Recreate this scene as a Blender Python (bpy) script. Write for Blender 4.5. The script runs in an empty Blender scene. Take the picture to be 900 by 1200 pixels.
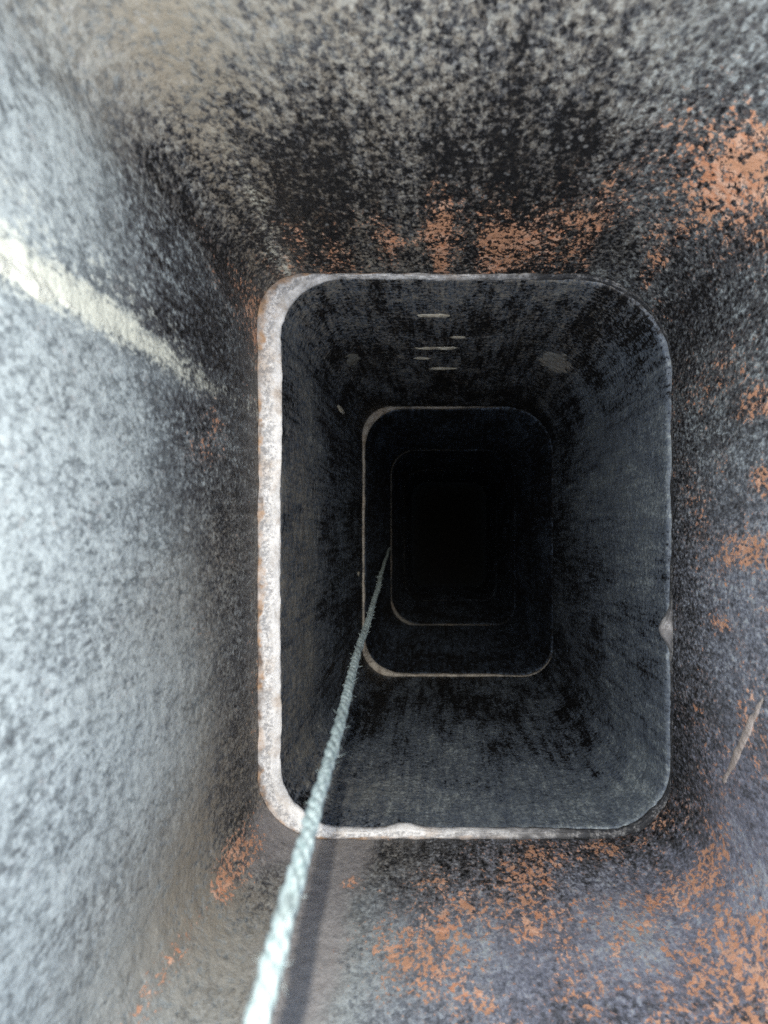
import bpy, math
import numpy as np
from mathutils import Vector

S = bpy.context.scene
COL = S.collection

# ------------------------------------------------------------------ camera
FPX = 901.0                       # focal length in photograph pixels (900 x 1200)
VPX, VPY = 518.0, 621.0           # where the flue's vertical edges converge
cam_d = bpy.data.cameras.new('camera')
cam = bpy.data.objects.new('camera', cam_d)
COL.objects.link(cam)
cam.location = (0, 0, 0)
cam.rotation_euler = (0, 0, 0)    # looking straight down the flue
cam_d.sensor_fit = 'HORIZONTAL'
cam_d.sensor_width = 27.0
cam_d.lens = 27.0 * FPX / 900.0
cam_d.shift_x = -(VPX - 450) / 900.0
cam_d.shift_y = (VPY - 600) / 900.0
cam_d.clip_start = 0.01
cam_d.clip_end = 200
cam_d.dof.use_dof = True
cam_d.dof.focus_distance = 0.66
cam_d.dof.aperture_fstop = 13.0
S.camera = cam

# ------------------------------------------------------------------ sky, sun, exposure
SUN_TO = Vector((0.05, 0.12, 0.99)).normalized()     # towards the sun
el = math.asin(SUN_TO.z)
az = math.atan2(SUN_TO.x, SUN_TO.y)
w = bpy.data.worlds.new('World')
S.world = w
w.use_nodes = True
nt = w.node_tree
sky = nt.nodes.new('ShaderNodeTexSky')
sky.sky_type = 'NISHITA'
sky.sun_disc = False
sky.sun_elevation = el
sky.sun_rotation = az
sky.air_density = 1.4
sky.dust_density = 0.4
sky.ozone_density = 3.0
bg = nt.nodes['Background']
bg.inputs['Strength'].default_value = 0.15
nt.links.new(sky.outputs[0], bg.inputs[0])
sun_d = bpy.data.lights.new('sun', 'SUN')
sun_d.energy = 0.6
sun_d.angle = math.radians(14.0)
sun_d.color = (1.0, 0.93, 0.82)
sun = bpy.data.objects.new('sun', sun_d)
COL.objects.link(sun)
sun.rotation_euler = SUN_TO.to_track_quat('Z', 'Y').to_euler()
sun.location = (0.5, 1.3, 5)

# the phone's torch, lit beside the lens: it throws the rope's shadow and fades down the flue
torch_d = bpy.data.lights.new('phone_torch', 'AREA')
torch_d.shape = 'DISK'
torch_d.size = 0.003
torch_d.energy = 0.9
torch_d.color = (1.0, 0.94, 0.86)
torch = bpy.data.objects.new('phone_torch', torch_d)
COL.objects.link(torch)
torch.location = (-0.0095, 0.004, 0.002)

S.view_settings.view_transform = 'Standard'
S.view_settings.look = 'None'
S.view_settings.gamma = 1.0
S.view_settings.use_curve_mapping = False
S.view_settings.exposure = 1.38
S.cycles.use_denoising = False
S.cycles.max_bounces = 8
S.cycles.diffuse_bounces = 6
S.cycles.sample_clamp_indirect = 4.0

# ------------------------------------------------------------------ noise
def _hash(ix, iy, iz, seed):
    h = (ix.astype(np.int64) * 374761393 + iy.astype(np.int64) * 668265263
         + iz.astype(np.int64) * 2147483647 + seed * 974634777) & 0xFFFFFFFF
    h = ((h ^ (h >> 13)) * 1274126177) & 0xFFFFFFFF
    h = ((h ^ (h >> 16)) * 2246822519) & 0xFFFFFFFF
    return ((h ^ (h >> 15)) & 0xFFFFFF) / float(0xFFFFFF)

def vnoise(p, scale, seed=0):
    """value noise in -1..1 at points p (n, 3)"""
    q = np.asarray(p, float) * np.asarray(scale, float) + 1000.0
    i = np.floor(q)
    f = q - i
    f = f * f * (3 - 2 * f)
    ix, iy, iz = i[:, 0], i[:, 1], i[:, 2]
    out = 0
    for dx in (0, 1):
        for dy in (0, 1):
            for dz in (0, 1):
                wgt = ((f[:, 0] if dx else 1 - f[:, 0]) * (f[:, 1] if dy else 1 - f[:, 1])
                       * (f[:, 2] if dz else 1 - f[:, 2]))
                out = out + wgt * _hash(ix + dx, iy + dy, iz + dz, seed)
    return out * 2 - 1

def fbm(p, scale, seed=0, octaves=4):
    s, a, t = 0, 1.0, 0
    for k in range(octaves):
        s = s + a * vnoise(p, np.asarray(scale, float) * 2 ** k, seed + k * 17)
        t += a
        a *= 0.55
    return s / t

def sstep(a, b, x):
    t = np.clip((x - a) / (b - a), 0, 1)
    return t * t * (3 - 2 * t)

# ------------------------------------------------------------------ shader helpers
class N:
    def __init__(self, name):
        self.m = bpy.data.materials.new(name)
        self.m.use_nodes = True
        self.t = self.m.node_tree
        self.bsdf = self.t.nodes['Principled BSDF']
        self.geo = self.new('ShaderNodeTexCoord').outputs['Object']
    def new(self, typ, **kw):
        n = self.t.nodes.new(typ)
        for k, v in kw.items():
            setattr(n, k, v)
        return n
    def put(self, sock, v):
        if hasattr(v, 'is_output'):
            self.t.links.new(v, sock)
        elif isinstance(v, (tuple, list)) and len(v) == 3 and sock.type == 'RGBA':
            sock.default_value = (*v, 1)
        else:
            sock.default_value = v
    def coords(self, scale=(1, 1, 1), loc=(0, 0, 0)):
        n = self.new('ShaderNodeMapping')
        self.put(n.inputs['Vector'], self.geo)
        n.inputs['Scale'].default_value = scale
        n.inputs['Location'].default_value = loc
        return n.outputs[0]
    def noise(self, scale, detail=4, rough=0.6, vec=None, dist=0.0):
        n = self.new('ShaderNodeTexNoise')
        self.put(n.inputs['Vector'], vec if vec is not None else self.geo)
        n.inputs['Scale'].default_value = scale
        n.inputs['Detail'].default_value = detail
        n.inputs['Roughness'].default_value = rough
        n.inputs['Distortion'].default_value = dist
        return n.outputs['Fac']
    def vor(self, scale, vec=None, feature='F1'):
        n = self.new('ShaderNodeTexVoronoi', feature=feature)
        self.put(n.inputs['Vector'], vec if vec is not None else self.geo)
        n.inputs['Scale'].default_value = scale
        return n
    def math(self, op, a, b=0.0, clamp=False):
        n = self.new('ShaderNodeMath', operation=op)
        n.use_clamp = clamp
        self.put(n.inputs[0], a)
        self.put(n.inputs[1], b)
        return n.outputs[0]
    def add(self, *a):
        r = a[0]
        for x in a[1:]:
            r = self.math('ADD', r, x)
        return r
    def mul(self, *a):
        r = a[0]
        for x in a[1:]:
            r = self.math('MULTIPLY', r, x)
        return r
    def step(self, v, a, b, lo=0.0, hi=1.0):
        n = self.new('ShaderNodeMapRange', interpolation_type='SMOOTHSTEP')
        self.put(n.inputs['Value'], v)
        self.put(n.inputs['From Min'], a)
        self.put(n.inputs['From Max'], b)
        self.put(n.inputs['To Min'], lo)
        self.put(n.inputs['To Max'], hi)
        return n.outputs[0]
    def mix(self, f, a, b):
        n = self.new('ShaderNodeMix', data_type='RGBA')
        self.put(n.inputs[0], f)
        self.put(n.inputs[6], a)
        self.put(n.inputs[7], b)
        return n.outputs[2]
    def bump(self, h, strength, dist, normal=None):
        n = self.new('ShaderNodeBump')
        self.put(n.inputs['Height'], h)
        n.inputs['Strength'].default_value = strength
        n.inputs['Distance'].default_value = dist
        if normal is not None:
            self.put(n.inputs['Normal'], normal)
        return n.outputs[0]

def liner_material(name, off, ash_amt=1.0, fleck=1.0, rough=0.62, bias=0.0, con=1.0, brush=0.0, grime=(0.078, 0.081, 0.086), bmp=0.0011):
    """clay liner under soot: vertex mask 'stain' r clay, g ash and painted light, b thick soot, a tan"""
    n = N(name)
    n.geo = n.coords(loc=off)
    at = n.new('ShaderNodeAttribute', attribute_name='stain')
    sep = n.new('ShaderNodeSeparateColor')
    n.t.links.new(at.outputs['Color'], sep.inputs[0])
    clay_m, ash_light_m, soot_m = sep.outputs[0], sep.outputs[1], sep.outputs[2]
    tan_m = at.outputs['Alpha']
    long = n.coords(scale=(1, 1, 0.45), loc=off)
    fine = n.noise(400, 4, 0.68, vec=n.coords(scale=(1, 1, 0.55), loc=off), dist=0.15)
    mid = n.noise(130, 4, 0.68, vec=long, dist=0.3)
    big = n.noise(20, 4, 0.6, vec=long)
    pits = n.noise(300, 4, 0.66, vec=n.coords(scale=(1, 1, 0.6), loc=(off[1], off[2], off[0])), dist=0.9)
    c = lambda v, k: n.mul(n.math('SUBTRACT', v, 0.5), k)
    # soot with grey dust clinging to its crests
    # lime run, the smooth clay wash, and the sky's light painted as a tint
    at2 = n.new('ShaderNodeAttribute', attribute_name='bloom_sky')
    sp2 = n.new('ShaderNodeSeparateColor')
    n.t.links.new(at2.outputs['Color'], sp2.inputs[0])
    grain = lambda sc, o: n.vor(sc, vec=n.coords(scale=(1, 1, 0.6), loc=o)).outputs['Color']
    def cell(sc, o):
        q = n.new('ShaderNodeSeparateColor')
        n.put(q.inputs[0], grain(sc, o))
        return q.outputs[0]
    g1, g2 = cell(430, off), cell(620, (off[1], off[0], off[2]))
    soft = n.step(ash_light_m, .35, 1.1, 1.0, .38)
    s = n.add(n.mul(n.add(c(g1, .75 * con), c(g2, .75 * con), c(fine, 3.6 * con), c(n.noise(190, 4, .65, vec=n.coords(scale=(1, 1, .09), loc=off)), 1.7)), soft), n.mul(c(mid, 1.7 * max(con, .85)), soft), c(big, 1.3), n.mul(ash_light_m, .95 * ash_amt), n.mul(soot_m, -0.75), bias)
    if brush:
        s = n.add(s, c(n.noise(160, 4, .7, vec=n.coords(scale=(.25, .25, 3.0), loc=off)), brush),
                  c(n.noise(140, 4, .7, vec=n.coords(scale=(1, 1, .06), loc=off)), brush * 1.2))
    col = n.mix(n.step(s, -0.55, 0.2), (0.011, 0.011, 0.0115), grime)
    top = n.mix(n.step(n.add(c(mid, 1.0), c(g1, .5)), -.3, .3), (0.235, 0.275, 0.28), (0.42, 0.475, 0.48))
    top = n.mix(n.mul(sp2.outputs[2], .8), top, (0.40, 0.42, 0.53))  # bluish sky light painted into the lower right walls
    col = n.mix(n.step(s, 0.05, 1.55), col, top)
    col = n.mix(n.step(s, 0.9, 1.7), col, (0.52, 0.585, 0.575))  # palest ash, also painting the sunlit look of the left edge
    # tan dust
    f3 = n.mul(n.step(n.add(c(fine, 3.0), c(mid, 2.0), n.mul(s, .5)), -0.55, 0.8), tan_m)
    col = n.mix(f3, col, n.mix(n.step(s, -.6, .9), (0.085, 0.066, 0.042), (0.34, 0.295, 0.22)))
    wash = n.mul(n.step(n.add(sp2.outputs[1], c(mid, .5), c(big, .8)), .15, .80), .72)
    col = n.mix(wash, col, n.mix(big, (.36, .34, .335), (.45, .415, .39)))
    # bare orange clay where soot has flaked off
    cl = n.add(c(pits, 4.4), c(fine, 3.0), c(g1, .5), c(mid, 2.0), c(big, 1.0), clay_m)
    f4 = n.mul(n.step(cl, 1.38, 1.58), n.step(clay_m, 0.12, 0.4))
    clay_c = n.mix(n.step(n.noise(28, 3), .38, .62), (0.72, 0.38, 0.22), n.mix(n.step(n.noise(160, 4), .35, .65), (0.74, 0.32, 0.16), (0.94, 0.60, 0.42)))
    col = n.mix(n.mul(f4, 0.95), col, clay_c)
    # a thin dusty blush round the flakes
    f4b = n.mul(n.step(cl, .75, 1.35), n.step(clay_m, .15, .5), .25)
    col = n.mix(n.mul(f4b, n.math('SUBTRACT', 1.0, f4)), col, (0.26, 0.15, 0.10))
    # black pits
    f5 = n.mul(n.step(n.add(c(pits, -3.4), c(fine, -1.5)), 0.42, 0.75), n.step(ash_light_m, 0.2, 0.9, 0.9, 0.0))
    col = n.mix(f5, col, (0.008, 0.008, 0.009))
    # pale flecks
    v = n.vor(230, vec=n.coords(scale=(1, 1, 0.6), loc=off))
    f6 = n.mul(n.step(v.outputs['Distance'], 0.36, 0.16), n.step(n.noise(70, 3), 0.52, 0.62), fleck * .4)
    col = n.mix(f6, col, (0.46, 0.46, 0.44))
    lime = n.step(n.add(sp2.outputs[0], c(fine, 2.2), c(mid, 1.8), c(g1, .5)), .25, 1.35)
    col = n.mix(n.mul(lime, n.step(sp2.outputs[0], .03, .35)), col, (.84, .86, .72))
    n.put(n.bsdf.inputs['Base Color'], col)
    n.put(n.bsdf.inputs['Roughness'], n.step(fine, 0.35, 0.7, rough - 0.2, rough + 0.2))
    n.put(n.bsdf.inputs['Specular IOR Level'], 0.5)
    h = n.add(n.mul(fine, 1.3), n.mul(mid, 0.7), n.mul(f5, -0.3), n.mul(f4, -0.15), n.mul(f6, 0.15))
    n.put(n.bsdf.inputs['Normal'], n.bump(h, 0.6, bmp))
    return n.m

def mortar_material(name, pale, dirt, dirt_c=(0.05, 0.05, 0.055), edge=(0.42, 0.30, 0.18), edge_amt=0.3, shelf=False):
    n = N(name)
    f = n.noise(420, 5, 0.7)
    m = n.noise(70, 5, 0.65)
    col = n.mix(n.step(m, 0.35, 0.7), pale, tuple(c * 0.72 for c in pale))
    col = n.mix(n.mul(n.step(n.noise(35, 4), 0.5, 0.7), edge_amt), col, edge)
    col = n.mix(n.mul(n.step(n.add(n.mul(f, 0.6), n.mul(m, 0.4)), 0.47, 0.62), dirt), col, dirt_c)
    if shelf:
        at = n.new('ShaderNodeAttribute', attribute_name='shelf')
        sep = n.new('ShaderNodeSeparateColor')
        n.t.links.new(at.outputs['Color'], sep.inputs[0])
        t = n.add(sep.outputs[0], n.mul(n.math('SUBTRACT', m, .5), 1.1), n.mul(n.math('SUBTRACT', n.noise(30, 3), .5), .7))
        # rusty clay crumbs along the outer edge, sooty grit in the middle, clean lip
        gr = n.step(n.add(n.mul(f, .6), n.mul(n.noise(200, 5, .7), .5)), .48, .62)
        mid_b = n.mul(n.step(t, .15, .35), n.step(t, .78, .55))
        col = n.mix(n.mul(gr, mid_b, .6), col, (.17, .175, .185))
        col = n.mix(n.mul(n.step(sep.outputs[1], .8, .3), n.step(m, .36, .6, .35, .85)), col, (.20, .20, .20))
        col = n.mix(n.mul(n.step(t, .36, .14), sep.outputs[1], n.step(n.noise(55, 4), .35, .6, .45, .95)), col, n.mix(n.step(n.noise(90, 4), .4, .6), (.13, .10, .08), (.42, .26, .14)))
        col = n.mix(n.mul(sep.outputs[2], n.step(n.add(f, n.mul(n.math('SUBTRACT', m, .5), 1.0)), .36, .56, .55, 1.0)), col, (.045, .048, .052))
    n.put(n.bsdf.inputs['Base Color'], col)
    n.bsdf.inputs['Roughness'].default_value = 0.9
    n.put(n.bsdf.inputs['Normal'], n.bump(n.add(f, m), 0.6, 0.0015))
    return n.m

# ------------------------------------------------------------------ mesh helpers
def mesh_obj(name, verts, faces, mat, parent=None, smooth=True):
    me = bpy.data.meshes.new(name)
    verts = np.asarray(verts, np.float32)
    faces = np.asarray(faces, np.int32)
    nf, k = faces.shape
    me.vertices.add(len(verts))
    me.vertices.foreach_set('co', verts.ravel())
    me.loops.add(nf * k)
    me.loops.foreach_set('vertex_index', faces.ravel())
    me.polygons.add(nf)
    me.polygons.foreach_set('loop_start', np.arange(0, nf * k, k, dtype=np.int32))
    me.polygons.foreach_set('loop_total', np.full(nf, k, np.int32))
    me.update(calc_edges=True)
    me.validate()
    me.polygons.foreach_set('use_smooth', np.full(len(me.polygons), smooth))
    me.materials.append(mat)
    o = bpy.data.objects.new(name, me)
    COL.objects.link(o)
    if parent is not None:
        o.parent = parent
        o.matrix_parent_inverse = parent.matrix_world.inverted()
    return o

def tag(o, label, cat, group=None):
    o['label'] = label
    o['category'] = cat
    if group:
        o['group'] = group

def loop_faces(rows, cols, flip=False):
    """quads of a rows x cols grid closed round cols"""
    i = np.arange(rows - 1)[:, None]
    j = np.arange(cols)[None, :]
    a = i * cols + j
    b = i * cols + (j + 1) % cols
    c = (i + 1) * cols + (j + 1) % cols
    d = (i + 1) * cols + j
    f = np.stack([a, b, c, d], -1).reshape(-1, 4)
    return f[:, ::-1] if flip else f

def outline(x0, x1, y0, y1, r, ns=(90, 130), nc=34):
    """rounded rectangle, counter-clockwise from the right side; r = radii tr, tl, bl, br. Returns points and outward normals"""
    tr, tl, bl, br = r
    P, Nn = [], []
    def side(a, b, nrm, k):
        for t in np.linspace(0, 1, k, endpoint=False):
            P.append((a[0] + (b[0] - a[0]) * t, a[1] + (b[1] - a[1]) * t))
            Nn.append(nrm)
    def arc(cx, cy, rad, a0):
        for t in np.linspace(0, 1, nc, endpoint=False):
            an = a0 + t * math.pi / 2
            P.append((cx + rad * math.cos(an), cy + rad * math.sin(an)))
            Nn.append((math.cos(an), math.sin(an)))
    side((x1, y0 + br), (x1, y1 - tr), (1, 0), ns[1])
    arc(x1 - tr, y1 - tr, tr, 0)
    side((x1 - tr, y1), (x0 + tl, y1), (0, 1), ns[0])
    arc(x0 + tl, y1 - tl, tl, math.pi / 2)
    side((x0, y1 - tl), (x0, y0 + bl), (-1, 0), ns[1])
    arc(x0 + bl, y0 + bl, bl, math.pi)
    side((x0 + bl, y0), (x1 - br, y0), (0, -1), ns[0])
    arc(x1 - br, y0 + br, br, 3 * math.pi / 2)
    return np.array(P), np.array(Nn)

# ------------------------------------------------------------------ dimensions (metres; z is minus the depth below the lens)
RIM = -0.12
D1, D2, D3, D4, D5 = 0.575, 1.185, 1.795, 2.405, 3.015
WALL = 0.024
#            x0       x1      y0       y1      corner radii tr tl bl br
SHAPE = [(-0.1358, 0.1700, -0.2280, 0.1890, (0.072, 0.032, 0.048, 0.048)),
         (-0.1218, 0.1698, -0.2245, 0.1887, (0.074, 0.044, 0.046, 0.046)),
         (-0.1190, 0.1698, -0.2215, 0.1860, (0.069, 0.058, 0.058, 0.046)),
         (-0.1178, 0.1698, -0.2195, 0.1855, (0.064, 0.058, 0.068, 0.042)),
         (-0.1178, 0.1698, -0.2200, 0.1850, (0.060, 0.058, 0.066, 0.042))]
TOPS = [RIM, -D1, -D2, -D3, -D4]
BOTS = [-D1, -D2, -D3, -D4, -D5]
GAP = 0.004

_OUT = {}
def wall_loop(k):
    """liner k's inner outline closed on itself, its normals, and the running length along it"""
    if k not in _OUT:
        P, Nn = outline(*SHAPE[k])
        Pc = np.vstack([P, P[:1]]); Nc = np.vstack([Nn, Nn[:1]])
        _OUT[k] = (Pc, Nc, np.concatenate([[0], np.cumsum(np.linalg.norm(np.diff(Pc, axis=0), axis=1))]))
    return _OUT[k]

def on_wall(px, py, k=0):
    """where on liner k's inner wall the photograph shows px, py: index along the outline, and depth"""
    P = wall_loop(k)[0][:-1]
    ray = np.array(((px - VPX) / FPX, -(py - VPY) / FPX))
    i0 = int(np.argmax((P @ ray) / np.linalg.norm(P, axis=1)))
    return i0, np.linalg.norm(P[i0]) / np.linalg.norm(ray)

def spots(V, lst, k=0):
    """sum of soft spots on a wall: (px, py, radius along the wall, radius down the wall, strength)"""
    out = np.zeros(len(V))
    for (px, py, ra, rz, s) in lst:
        i0, dep = on_wall(px, py, k)
        c = (*wall_loop(k)[0][i0], -dep)
        d2 = ((V[:, 0] - c[0]) ** 2 + (V[:, 1] - c[1]) ** 2) / ra ** 2 + ((V[:, 2] - c[2]) / rz) ** 2
        out += s * np.exp(-d2)
    return out

# ------------------------------------------------------------------ clay flue liners
def wall_disp(p, k):
    """unevenness of liner k's inner face, outward positive"""
    sd = 11 + 31 * k
    return (0.0010 * fbm(p, (14, 14, 8), sd, 3) + 0.0005 * fbm(p, (90, 90, 60), sd + 5, 3)
            + 0.0004 * vnoise(p, (260, 260, 200), sd + 9))

def build_liner(k, mat, rows, stains, bloom_sky=None, name='clay_flue_liner'):
    x0, x1, y0, y1, r = SHAPE[k]
    P, Nn = outline(x0, x1, y0, y1, r)
    n = len(P)
    top, bot = TOPS[k] - (GAP if k else 0), BOTS[k] + GAP
    zs = np.linspace(top, bot, rows)
    base = np.concatenate([np.c_[P, np.full(n, z)] for z in zs])
    nor = np.tile(np.c_[Nn, np.zeros(n)], (rows, 1))
    sd = 11 + 31 * k
    disp = wall_disp(base, k)
    # the arris at both ends is slightly worn
    e = np.minimum(np.abs(base[:, 2] - top), np.abs(base[:, 2] - bot))
    disp += 0.0025 * np.exp(-(e / 0.0025) ** 2) * (0.6 + 0.6 * vnoise(base, (60, 60, 60), sd + 3))
    inner = base + nor * disp[:, None]
    PO, _ = outline(x0 - WALL, x1 + WALL, y0 - WALL, y1 + WALL, tuple(q + WALL * 0.6 for q in r))
    outer = np.concatenate([np.c_[PO, np.full(n, z)] for z in (bot, (bot + top) / 2, top)])
    V = np.concatenate([inner, outer, ])
    F = loop_faces(rows, n)
    lo = len(inner)
    Fo = loop_faces(3, n) + lo
    # ring from the last inner row to outer bottom, and from outer top to the first inner row
    j = np.arange(n)
    j2 = (j + 1) % n
    R1 = np.stack([(rows - 1) * n + j, (rows - 1) * n + j2, lo + j2, lo + j], -1)
    R2 = np.stack([lo + 2 * n + j, lo + 2 * n + j2, j2, j], -1)
    o = mesh_obj(name, V, np.concatenate([F, R1, Fo, R2]), mat)
    st = np.zeros((len(V), 4), np.float32)
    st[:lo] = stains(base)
    st[lo:, 1] = 0.3
    a = o.data.color_attributes.new('stain', 'FLOAT_COLOR', 'POINT')
    a.data.foreach_set('color', st.ravel())
    b2 = np.zeros((len(V), 4), np.float32)
    if bloom_sky is not None:
        b2[:lo] = bloom_sky(base)
    a = o.data.color_attributes.new('bloom_sky', 'FLOAT_COLOR', 'POINT')
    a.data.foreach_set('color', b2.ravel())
    return o

def bloom_sky_top(V):
    wob = .003 * fbm(V, (1, 1, 12), 141, 3)
    yc = .0855 + wob
    left = sstep(-.11, -.13, V[:, 0])
    wd = .0070 + .003 * fbm(V, (1, 1, 25), 143, 3)
    lime = left * np.exp(-((V[:, 1] - yc) / wd) ** 2) * (1.7 - 1.35 * sstep(-.22, -.53, V[:, 2]))
    lime += left * .30 * np.exp(-((V[:, 1] - .104) / .010) ** 2) * sstep(-.50, -.32, V[:, 2])
    # corner crease at the upper left
    cr = spots(V, [(330, 312, .007, .08, .5), (300, 230, .007, .09, .3)])
    wash = spots(V, [(395, 1000, .030, .05, 1.1), (365, 1090, .022, .07, .9), (345, 1180, .02, .06, .6), (320, 975, .02, .03, .8), (700, 1010, .02, .03, .3), (300, 1000, .02, .06, .45)])
    z = np.zeros(len(V))
    sky_violet = sstep(-.10, -.20, V[:, 1]) * sstep(-.08, .06, V[:, 0]) + .7 * sstep(.12, .165, V[:, 0]) * sstep(.10, -.05, V[:, 1])  # where the sky's bluish light is put into the colour
    return np.stack([lime + cr, np.clip(wash, 0, 1.1), np.clip(sky_violet, 0, 1), z + 1], -1)

def stains_top(V):
    big = fbm(V, (9, 9, 6), 101, 4)
    streak = fbm(V, (60, 60, 4), 103, 3)
    med = fbm(V, (45, 45, 30), 105, 4)
    clay = spots(V, [
        (858, 215, .024, .06, 1.25), (795, 165, .022, .05, .75), (885, 130, .025, .04, .3), (760, 265, .025, .05, .6),
        (640, 285, .03, .05, .8), (700, 235, .03, .05, .8), (520, 275, .014, .08, 1.2), (465, 290, .014, .05, .9), (590, 290, .015, .05, .7),
        (430, 270, .02, .05, .5),
        (890, 470, .010, .03, 1.5), (870, 645, .012, .035, 1.3), (893, 560, .009, .02, 1.3), (845, 730, .008, .025, 1.2), (892, 1130, .02, .03, .8), (830, 1000, .015, .03, .7), (850, 420, .02, .05, .45),
        (815, 670, .02, .05, .4), (885, 820, .02, .04, .6), (820, 830, .012, .03, .5),
        (625, 1015, .024, .05, 1.0), (700, 995, .03, .02, 1.0), (520, 1075, .03, .05, .7), (640, 1090, .022, .06, .7), (800, 1080, .022, .06, .7), (760, 1030, .02, .03, .5),
        (480, 1100, .03, .05, .7), (740, 1130, .05, .08, .35), (600, 1180, .08, .05, .45), (880, 1150, .03, .05, .7),
        (410, 1035, .007, .012, 1.9), (270, 1015, .014, .035, 1.5), (300, 985, .015, .03, 1.1), (185, 1150, .008, .06, 1.1), (325, 945, .012, .02, 1.5), (265, 1035, .008, .02, .8),
        (250, 500, .018, .03, .6), (235, 530, .010, .03, .7), (305, 395, .02, .05, 1.0), (280, 340, .02, .07, .55), (300, 800, .02, .03, .5),
        (240, 740, .02, .04, .3), (200, 880, .03, .04, .25)])
    wallr = sstep(.13, .165, V[:, 0]); wallb = sstep(-.19, -.222, V[:, 1]); wallt = sstep(.15, .18, V[:, 1])
    near = np.exp(-((V[:, 2] + D1) / .13) ** 2)
    clay += wallr * (.50 + .8 * med) + wallb * sstep(-.09, -.02, V[:, 0]) * (.34 + .9 * med) + wallt * near * (.36 + .5 * med + 1.8 * streak)
    clay += (1 - wallr) * (1 - wallb) * (1 - wallt) * near * .35
    clay = np.clip(clay + 0.12 * med, 0, 1.5)
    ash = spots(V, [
        (0, 480, .10, .10, .85), (0, 700, .12, .12, 1.0), (0, 950, .12, .13, 1.0), (60, 1120, .10, .14, 1.0), (0, 120, .10, .10, .75), (180, 30, .08, .07, .5),  # ash, raised so the colour carries the bright light at the left edge
        (120, 760, .10, .10, .35), (240, 640, .12, .12, .30), (220, 850, .10, .12, .35), (150, 1000, .09, .12, .7), (240, 1150, .06, .10, .75),
        (420, 0, .08, .06, .10), (700, 0, .09, .06, .22), (880, 30, .06, .07, .5), (760, 230, .03, .05, .35),
        (380, 1005, .03, .05, 1.0), (400, 1100, .035, .08, .75), (560, 1130, .09, .10, .55), (780, 1060, .05, .10, .45), (880, 1000, .05, .08, .2),
        (880, 500, .12, .12, .50), (840, 700, .12, .12, .45), (880, 900, .10, .12, .45), (400, 300, .02, .05, .2), (330, 300, .006, .20, .55), (700, 1120, .12, .12, .50)])
    # pale run below the mortar smear
    ash += spots(V, [(100, 375, .010, .05, .8), (170, 415, .010, .06, .7), (225, 440, .011, .06, .55), (275, 470, .012, .06, .4)])
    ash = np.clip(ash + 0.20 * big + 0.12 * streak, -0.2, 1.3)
    soot = spots(V, [(520, 230, .10, .10, .45), (600, 200, .05, .10, .3), (430, 220, .02, .12, .3), (800, 400, .06, .12, .4), (260, 560, .05, .07, .15), (210, 600, .03, .06, .15),
                     (220, 400, .05, .08, .45), (800, 930, .04, .08, .6), (280, 860, .05, .07, .3)])
    soot = np.clip(soot + 1.5 * streak * sstep(-.26, -.36, V[:, 2]) * sstep(-.05, .1, V[:, 1]) + 0.1 * big, 0, 1.2)
    tan = .42 * sstep(.14, .18, V[:, 1]) * sstep(.16, .05, V[:, 0]) + spots(V, [(330, 310, .012, .22, .9), (310, 330, .03, .06, .5), (300, 200, .015, .2, .35), (360, 300, .03, .1, .3), (400, 200, .05, .12, .18), (460, 290, .06, .05, .35), (680, 280, .06, .05, .25),
                    (290, 900, .05, .06, .65), (250, 1000, .06, .08, .65), (190, 1100, .06, .1, .6), (250, 820, .05, .06, .4), (270, 640, .05, .05, .35), (200, 720, .04, .07, .3), (250, 640, .04, .06, .2),
                    (430, 1000, .05, .04, .45), (340, 1150, .03, .08, .45), (520, 20, .12, .10, .15), (560, 1040, .1, .1, .15), (160, 30, .08, .08, .1)])
    # brown rim against the joint on the left
    tan += 0.55 * np.exp(-((V[:, 2] + D1) / 0.03) ** 2) * (V[:, 0] < -0.05)
    tan = np.clip(tan + 0.06 * med, 0, 0.9)
    return np.stack([clay, ash, soot, tan], -1)

def stains_second(V):
    big = fbm(V, (9, 9, 5), 201, 4)
    streak = fbm(V, (40, 40, 5), 203, 3)
    clay = np.zeros(len(V))
    ash = spots(V, [(715, 560, .09, .28, 1.0), (650, 425, .016, .05, .5), (345, 700, .15, .14, .75), (600, 960, .15, .10, .6), (760, 850, .1, .2, .5), (345, 470, .08, .10, .35), (560, 345, .12, .05, .35), (600, 880, .15, .2, .3)], 1)  # ash; the first spot paints the sky's bluish sheen on the right wall
    patch = fbm(V, (26, 26, 14), 207, 4)
    ash = np.clip(ash + 0.30 * big + 0.25 * streak + .35 * patch - .05, -0.4, 1.0)
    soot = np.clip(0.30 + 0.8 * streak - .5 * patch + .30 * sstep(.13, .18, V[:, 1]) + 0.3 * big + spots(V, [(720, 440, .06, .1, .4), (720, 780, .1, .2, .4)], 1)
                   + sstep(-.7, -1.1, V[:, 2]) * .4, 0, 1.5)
    tan = np.clip((.5 + .5 * streak) * sstep(.15, .18, V[:, 1]) + spots(V, [(500, 390, .10, .2, .5), (345, 650, .16, .16, .75), (350, 850, .08, .1, .6), (440, 380, .08, .1, .25)], 1), 0, .7)
    return np.stack([clay, ash, soot, tan], -1)

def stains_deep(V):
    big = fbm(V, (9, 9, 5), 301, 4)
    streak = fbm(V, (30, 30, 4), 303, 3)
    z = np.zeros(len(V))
    return np.stack([z, np.clip(.15 * big - .1, -.3, .5), np.clip(.95 + .5 * streak, 0, 1.6), z + .05], -1)

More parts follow.
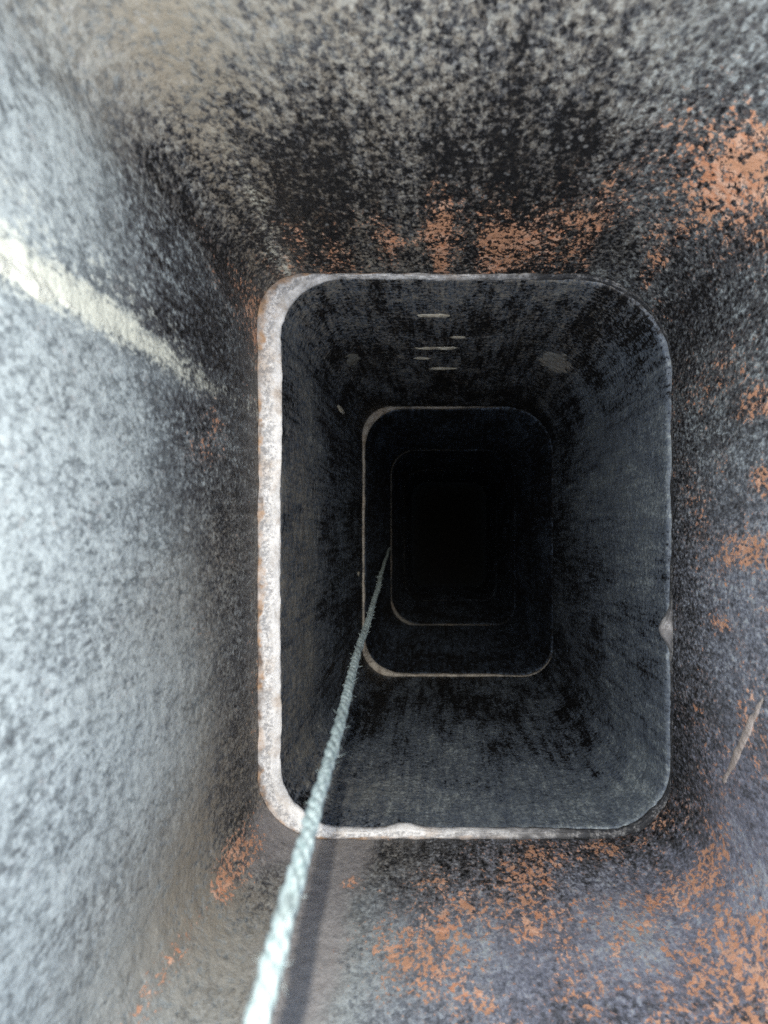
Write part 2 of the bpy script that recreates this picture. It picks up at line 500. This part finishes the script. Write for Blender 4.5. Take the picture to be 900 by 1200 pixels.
GL = 'clay flue liners stacked down the chimney'
liner1 = build_liner(0, liner_material('flaking_soot_on_clay', (3.1, 1.7, 0.4)), 190, stains_top, bloom_sky_top)
tag(liner1, 'topmost clay flue liner, its soot flaking to orange clay and grey ash', 'flue liner', GL)
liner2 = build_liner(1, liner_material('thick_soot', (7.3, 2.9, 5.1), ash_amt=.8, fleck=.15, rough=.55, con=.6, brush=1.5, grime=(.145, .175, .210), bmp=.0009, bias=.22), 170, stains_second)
tag(liner2, 'second clay flue liner down, dark sooty walls with pale scraped marks near its top', 'flue liner', GL)
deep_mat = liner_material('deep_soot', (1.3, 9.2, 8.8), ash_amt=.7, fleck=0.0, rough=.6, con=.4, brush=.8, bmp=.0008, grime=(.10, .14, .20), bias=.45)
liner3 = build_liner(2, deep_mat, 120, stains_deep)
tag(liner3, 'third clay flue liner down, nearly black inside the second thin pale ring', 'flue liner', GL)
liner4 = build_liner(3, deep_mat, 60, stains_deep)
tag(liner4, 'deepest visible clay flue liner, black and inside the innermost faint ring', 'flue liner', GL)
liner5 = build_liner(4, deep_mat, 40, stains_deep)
tag(liner5, 'lowest clay flue liner, lost in the blackness at the centre of the flue', 'flue liner', GL)

# the flue's closed foot
fx = np.array([(-.2, -.3, -D5 - .01), (.25, -.3, -D5 - .01), (.25, .26, -D5 - .01), (-.2, .26, -D5 - .01)])
floor = mesh_obj('floor', fx, [(0, 1, 2, 3)], mortar_material('soot_bed', (.006, .006, .006), .8, (.004, .004, .004), (.006, .006, .005)))
floor.data.materials[0].node_tree.nodes['Principled BSDF'].inputs['Specular IOR Level'].default_value = 0.05
floor['kind'] = 'structure'

# ------------------------------------------------------------------ mortar joints
def build_joint(k, mat, over, seed, lump=0.0012, extra=None, name='mortar_joint', grime_at=None):
    """bed of mortar between liner k and liner k+1, squeezed past the lower liner's lip by over(P)"""
    Pu, Nu = outline(*SHAPE[k])
    Pl, Nl = outline(*SHAPE[k + 1])
    n = len(Pu)
    z0 = BOTS[k]
    p3 = np.c_[Pl, np.full(n, z0)]
    ov = over(Pl, p3)
    if extra is not None:
        ov = ov + extra(Pl)
    prof = []
    def ring(xy, z):
        prof.append(np.c_[xy, z if np.ndim(z) else np.full(n, z)])
    rough = lambda xy, s, a: a * fbm(np.c_[xy, np.full(n, z0 + s)], (120, 120, 120), seed + int(s * 1000), 3)
    wid = np.linalg.norm(Pu - Pl, axis=1)
    ring(Pu + Nu * 0.016, z0 - GAP + .0003)
    ring(Pu + Nu * 0.016, z0 + GAP - .0003)
    ring(Pu + Nu * 0.004, z0 + GAP - .0003)
    m = 12
    for i in range(m + 1):                       # the exposed shelf, coved up against the upper liner
        t = i / m
        start = Pu + Nu * 0.0015
        end = Pl - Nl * ov[:, None]
        xy = start + (end - start) * t
        cove = (0.0035 + .0035 * fbm(p3, (45, 45, 1), seed + 7, 4)) * (1 - t) ** 3 * sstep(.004, .014, wid)
        nose = -0.0028 * sstep(.75, 1.0, np.full(n, t))
        z = z0 + GAP - .001 + cove + nose + lump * (fbm(np.c_[xy, np.full(n, 1.0)], (70, 70, 1), seed, 4)
                                               + .6 * vnoise(np.c_[xy, np.full(n, 2.0)], (260, 260, 1), seed + 3))
        ring(xy + Nl * rough(xy, .013 * i, .0006)[:, None], z)
    for dz, back in ((.0035, 0.0), (.007, .0008), (.010, .0022), (.0125, .0045)):   # nose curling under the lip
        xy = Pl - Nl * (ov - back)[:, None]
        ring(xy + Nl * rough(xy, .5 + dz, .0006)[:, None], z0 + GAP - .003 - dz)
    ring(Pl + Nl * 0.010, z0 - GAP - .006)
    rows = len(prof)
    V = np.concatenate(prof)
    F = loop_faces(rows, n)
    j = np.arange(n); j2 = (j + 1) % n
    F = np.concatenate([F, np.stack([(rows - 1) * n + j, (rows - 1) * n + j2, j2, j], -1)])
    o = mesh_obj(name, V, F, mat)
    tt = np.concatenate([np.full(n, 0.0)] * 3 + [np.full(n, i / m) for i in range(m + 1)] + [np.full(n, 1.0)] * (rows - 4 - m))
    ra = np.tile(sstep(.004, .012, wid), rows)            # 1 where the shelf is wide
    a = o.data.color_attributes.new('shelf', 'FLOAT_COLOR', 'POINT')
    a.data.foreach_set('color', np.stack([tt, ra, np.tile(grime_at(Pl), rows) if grime_at else tt * 0, tt * 0 + 1], -1).astype(np.float32).ravel())
    return o

GJ = 'mortar joints between the flue liners'
def over1(P, p3):
    nz = fbm(p3, (28, 28, 1), 41, 4)
    nz2 = vnoise(p3, (18, 18, 1), 45)
    left = sstep(-.07, -.11, P[:, 0])
    right = sstep(.10, .16, P[:, 0])
    topw = sstep(.16, .18, P[:, 1])
    botw = sstep(-.19, -.215, P[:, 1])
    o = .0002 + left * .0006 + topw * (1 - right) * .0004 + botw * .0010 - right * .0022
    chip = -.0028 * sstep(.48, .75, vnoise(p3, (45, 45, 1), 47))
    return o + nz * .0019 + nz2 * .0011 + chip + .0005 * vnoise(p3, (300, 300, 1), 49)
def grime1(P):
    r = sstep(.04, .14, P[:, 0])
    t = sstep(.15, .18, P[:, 1])
    return np.clip(.85 * r + .35 * t + .35 * sstep(.0, .08, P[:, 0]) - 1.0 * np.exp(-(((P[:, 1] + .074) / .02) ** 2)), 0, 1)
def drip1(P):
    return .0085 * np.exp(-(((P[:, 1] + .074) / .011) ** 2)) * (P[:, 0] > .15) + .004 * np.exp(-(((P[:, 0] + .03) / .012) ** 2)) * (P[:, 1] < -.2)
j1 = build_joint(0, mortar_material('pale_mortar', (.86, .86, .83), .20, (.16, .16, .17), (.50, .33, .17), .35, shelf=True), over1, 51, .0018, drip1, grime_at=grime1)
tag(j1, 'uppermost mortar joint, widest pale ledge with a broad white band down its left side', 'mortar joint', GJ)
def over_n(seed):
    def f(P, p3):
        left = sstep(-.03, -.10, P[:, 0])
        low = sstep(-.15, -.21, P[:, 1])
        return (-.0004 + .0006 * left + .0004 * low + .0010 * fbm(p3, (50, 50, 1), seed, 4) + .0006 * vnoise(p3, (14, 14, 1), seed + 2)
                - .0040 * sstep(.06, .13, P[:, 0]) * (1 - .4 * low) - .0022 * sstep(0.0, .06, P[:, 0]) * sstep(.15, .18, P[:, 1]))
    return f
j2 = build_joint(1, mortar_material('dirty_mortar', (.33, .31, .27), .75), over_n(61), 63, .0008)
tag(j2, 'second mortar joint down, a thin pale ring round the dark middle', 'mortar joint', GJ)
j3 = build_joint(2, mortar_material('sooty_mortar', (.09, .088, .08), .85), over_n(71), 73, .0008)
tag(j3, 'third mortar joint down, a faint ring seen best at its lower left corner', 'mortar joint', GJ)
j4 = build_joint(3, j3.data.materials[0], over_n(81), 83, .0008)
tag(j4, 'lowest mortar joint, hardly visible ring in the black centre', 'mortar joint', GJ)

# ------------------------------------------------------------------ smears and flecks of mortar on the walls
def relief(name, parent, k, px, py, half_a, half_z, height, mat, seed, nz_scale=90, cut=0.25, n=(48, 80), lean=0.0, shape=None):
    """a thin raised patch on liner k's wall: noise decides where it stands proud and where it sinks under the wall"""
    Pc, Nc, cum = wall_loop(k)
    i0, dep = on_wall(px, py, k)
    u = np.linspace(-1, 1, n[0]); v = np.linspace(-1, 1, n[1])
    U, W = np.meshgrid(u, v, indexing='ij')
    U, W = U.ravel(), W.ravel()
    sa = (cum[i0] + U * half_a + lean * W) % cum[-1]          # along the wall, round its corners
    p = np.c_[np.interp(sa, cum, Pc[:, 0]), np.interp(sa, cum, Pc[:, 1]), -dep + W * half_z]
    nrm = np.c_[np.interp(sa, cum, Nc[:, 0]), np.interp(sa, cum, Nc[:, 1]), 0 * sa]
    f = fbm(p, nz_scale, seed, 4)
    body = (1 - np.sqrt(U ** 2 + W ** 2)) if shape is None else shape(U, W)
    h = np.clip(body * 1.6 + 0.75 * f - cut, -0.8, 1.0)
    h = np.where(h > 0, np.sqrt(np.clip(h, 0, 1)), h) * height
    p = p - (h + 0.0001 - wall_disp(p, k))[:, None] * nrm
    ii = np.arange(n[0] - 1)[:, None]; jj = np.arange(n[1] - 1)[None, :]
    a = ii * n[1] + jj
    F = np.stack([a, a + n[1], a + n[1] + 1, a + 1], -1).reshape(-1, 4)
    keep = (h[F] > -0.6 * height).any(1)
    F = F[keep]
    used = np.unique(F)
    rem = np.full(len(p), -1); rem[used] = np.arange(len(used))
    F = rem[F]
    vv = p[used]
    e1 = vv[F[0, 1]] - vv[F[0, 0]]; e2 = vv[F[0, 3]] - vv[F[0, 0]]
    if np.dot(np.cross(e1, e2), nrm[used][F[0, 0]]) > 0:
        F = F[:, ::-1]
    return mesh_obj(name, vv, F, mat, parent)

smear_mat = mortar_material('lime_smear', (.86, .87, .74), .12, (.30, .31, .30), (.55, .56, .42), .3)
scrape_mat = mortar_material('tan_scrape', (.55, .48, .42), .35, (.09, .085, .08))
scrape2_mat = mortar_material('sooty_scrape', (.22, .22, .19), .6)
fleck_mat = mortar_material('mortar_fleck', (.74, .70, .56), .2, (.10, .10, .09))
run = lambda U, W: 0.62 - np.abs(U) * (1.15 + .35 * np.clip(-W, 0, 1)) - .62 * sstep(.25, -1.0, W)
o = relief('mortar_smear', liner1, 0, 22, 320, .014, .11, .0016, smear_mat, 5, (120, 120, 70), .42, (70, 260), shape=run)
o['label'] = 'pale yellowish mortar smear running down the left wall'
relief('mortar_smear', liner1, 0, 868, 874, .0065, .036, .0009, scrape_mat, 8, (160, 160, 160), .45, (24, 110), lean=.040)
for q, (px, py, ha, hz, hh) in enumerate(((508, 370, .026, .004, .0016), (512, 408, .030, .006, .0012), (520, 432, .022, .006, .0010), (495, 420, .012, .006, .0010),
                                          (535, 395, .012, .004, .0010))):
    relief('mortar_fleck', liner2, 1, px, py, ha, hz * 1.8, hh * .8, fleck_mat, 20 + q, (110, 110, 260), .62, (90, 30))
relief('mortar_fleck', liner2, 1, 413, 422, .013, .040, .0018, scrape2_mat, 33, 110, .62, (30, 50))
relief('mortar_fleck', liner2, 1, 400, 480, .004, .035, .0012, fleck_mat, 34, 150, .5, (20, 60))
relief('mortar_fleck', liner2, 1, 420, 672, .004, .020, .0014, fleck_mat, 36, 110, .4, (20, 40))
relief('mortar_fleck', liner2, 1, 650, 425, .020, .050, .0009, mortar_material('grey_scrape', (.34, .34, .31), .6), 35, 110, .40, (40, 60))

# ------------------------------------------------------------------ rope
def rope_material():
    n = N('pale_green_rope')
    v = n.coords(scale=(1, 1, .35))
    f = n.noise(900, 4, .6, vec=v)
    m = n.noise(60, 3)
    col = n.mix(n.step(f, .35, .65), (.17, .23, .225), (.42, .50, .48))
    col = n.mix(n.mul(n.step(m, .5, .68), .5), col, (.10, .12, .115))
    n.put(n.bsdf.inputs['Base Color'], col)
    n.bsdf.inputs['Roughness'].default_value = .75
    n.put(n.bsdf.inputs['Normal'], n.bump(f, .5, .0006))
    return n.m

ROPE_R = 0.0026
def rope_path(d):
    """x, y of the rope's axis at depth d below the lens"""
    d = np.asarray(d, float)
    x = (-48 * d - 24.2) / FPX
    y = -(-29 * d + 84.8) / FPX
    lim = SHAPE[2][0] + 0.0036
    soft = 0.0015
    x = lim + soft * np.logaddexp(0, (x - lim) / soft)        # it comes to rest on the left wall and hangs down it
    x = x + .0007 * np.sin(d * 9 + .4) + .0004 * np.sin(d * 23)
    y = y + .0007 * np.sin(d * 7 + 2)
    yl = -(-29 * 1.7 + 84.8) / FPX
    y = np.where(d > 1.7, yl + (y - yl) * .1, y)
    return x, y

rope_m = rope_material()
rope = bpy.data.objects.new('rope', None)
COL.objects.link(rope)
dd = np.concatenate([np.arange(-0.45, 1.0, .0016), np.arange(1.0, 1.66, .003)])
ax, ay = rope_path(dd)
rope.location = (float(ax[-1]), float(ay[-1]), -float(dd[-1]))
bpy.context.view_layer.update()
tag(rope, 'pale green twisted rope hanging down the flue along the lower left', 'rope')
PITCH, KS = 0.030, 10
for s in range(3):
    ph = 2 * math.pi * (dd + .006 * np.sin(dd * 31) + .004 * np.sin(dd * 83)) / PITCH + s * 2 * math.pi / 3
    so = ROPE_R * .33
    cx = ax + so * np.cos(ph); cy = ay + so * np.sin(ph)
    C = np.c_[cx, cy, -dd]
    T = np.gradient(C, axis=0); T /= np.linalg.norm(T, axis=1)[:, None]
    A = np.cross(T, (0, 1.0, 0)); A /= np.linalg.norm(A, axis=1)[:, None]
    B = np.cross(T, A)
    wv = ROPE_R * .10 * vnoise(np.c_[dd, dd * 0, dd * 0 + 9], (45, 1, 1), 3 + s); C = C + A * wv[:, None] + B * wv[:, None] * .5
    sr = ROPE_R * .67 * (1 + .10 * vnoise(np.c_[dd, dd * 0, dd * 0 + s], (160, 1, 1), 7 + s))
    an = np.arange(KS) * 2 * math.pi / KS
    V = (C[:, None, :] + sr[:, None, None] * (np.cos(an)[None, :, None] * A[:, None, :] + np.sin(an)[None, :, None] * B[:, None, :])).reshape(-1, 3)
    mesh_obj('strand', V, loop_faces(len(dd), KS, flip=True), rope_m, rope)

# loose fibres standing off the rope
rng = np.random.default_rng(4)
fv, ff = [], []
for i in range(380):
    d = rng.uniform(.05, 1.1)
    bx, by = rope_path(np.array([d]))
    an = rng.uniform(0, 2 * math.pi)
    p0 = np.array((bx[0] + ROPE_R * math.cos(an), by[0] + ROPE_R * math.sin(an), -d))
    out = np.array((math.cos(an), math.sin(an), 0))
    ln = rng.uniform(.0008, .0028)
    dr = np.array((rng.normal() * .4, rng.normal() * .4, rng.choice((-1, 1)) * rng.uniform(.5, 1.2)))
    p1 = p0 + out * ln * .35 + dr * ln * .5
    p2 = p1 + out * ln * rng.uniform(-.1, .4) + dr * ln * .5
    sd = np.cross(dr, out); sd /= np.linalg.norm(sd) + 1e-9
    b = len(fv)
    wdt = .00009
    fv += [p0 - sd * wdt, p0 + sd * wdt, p0 + out * wdt, p1 - sd * wdt, p1 + sd * wdt, p1 + out * wdt, p2, p2 + sd * wdt * .5, p2 + out * wdt * .5]
    for q in (0, 3):
        for e in range(3):
            ff.append((b + q + e, b + q + (e + 1) % 3, b + q + 3 + (e + 1) % 3, b + q + 3 + e))
fib = mesh_obj('loose_fibres', np.array(fv), ff, rope_m, rope, smooth=False)
fib['kind'] = 'stuff'
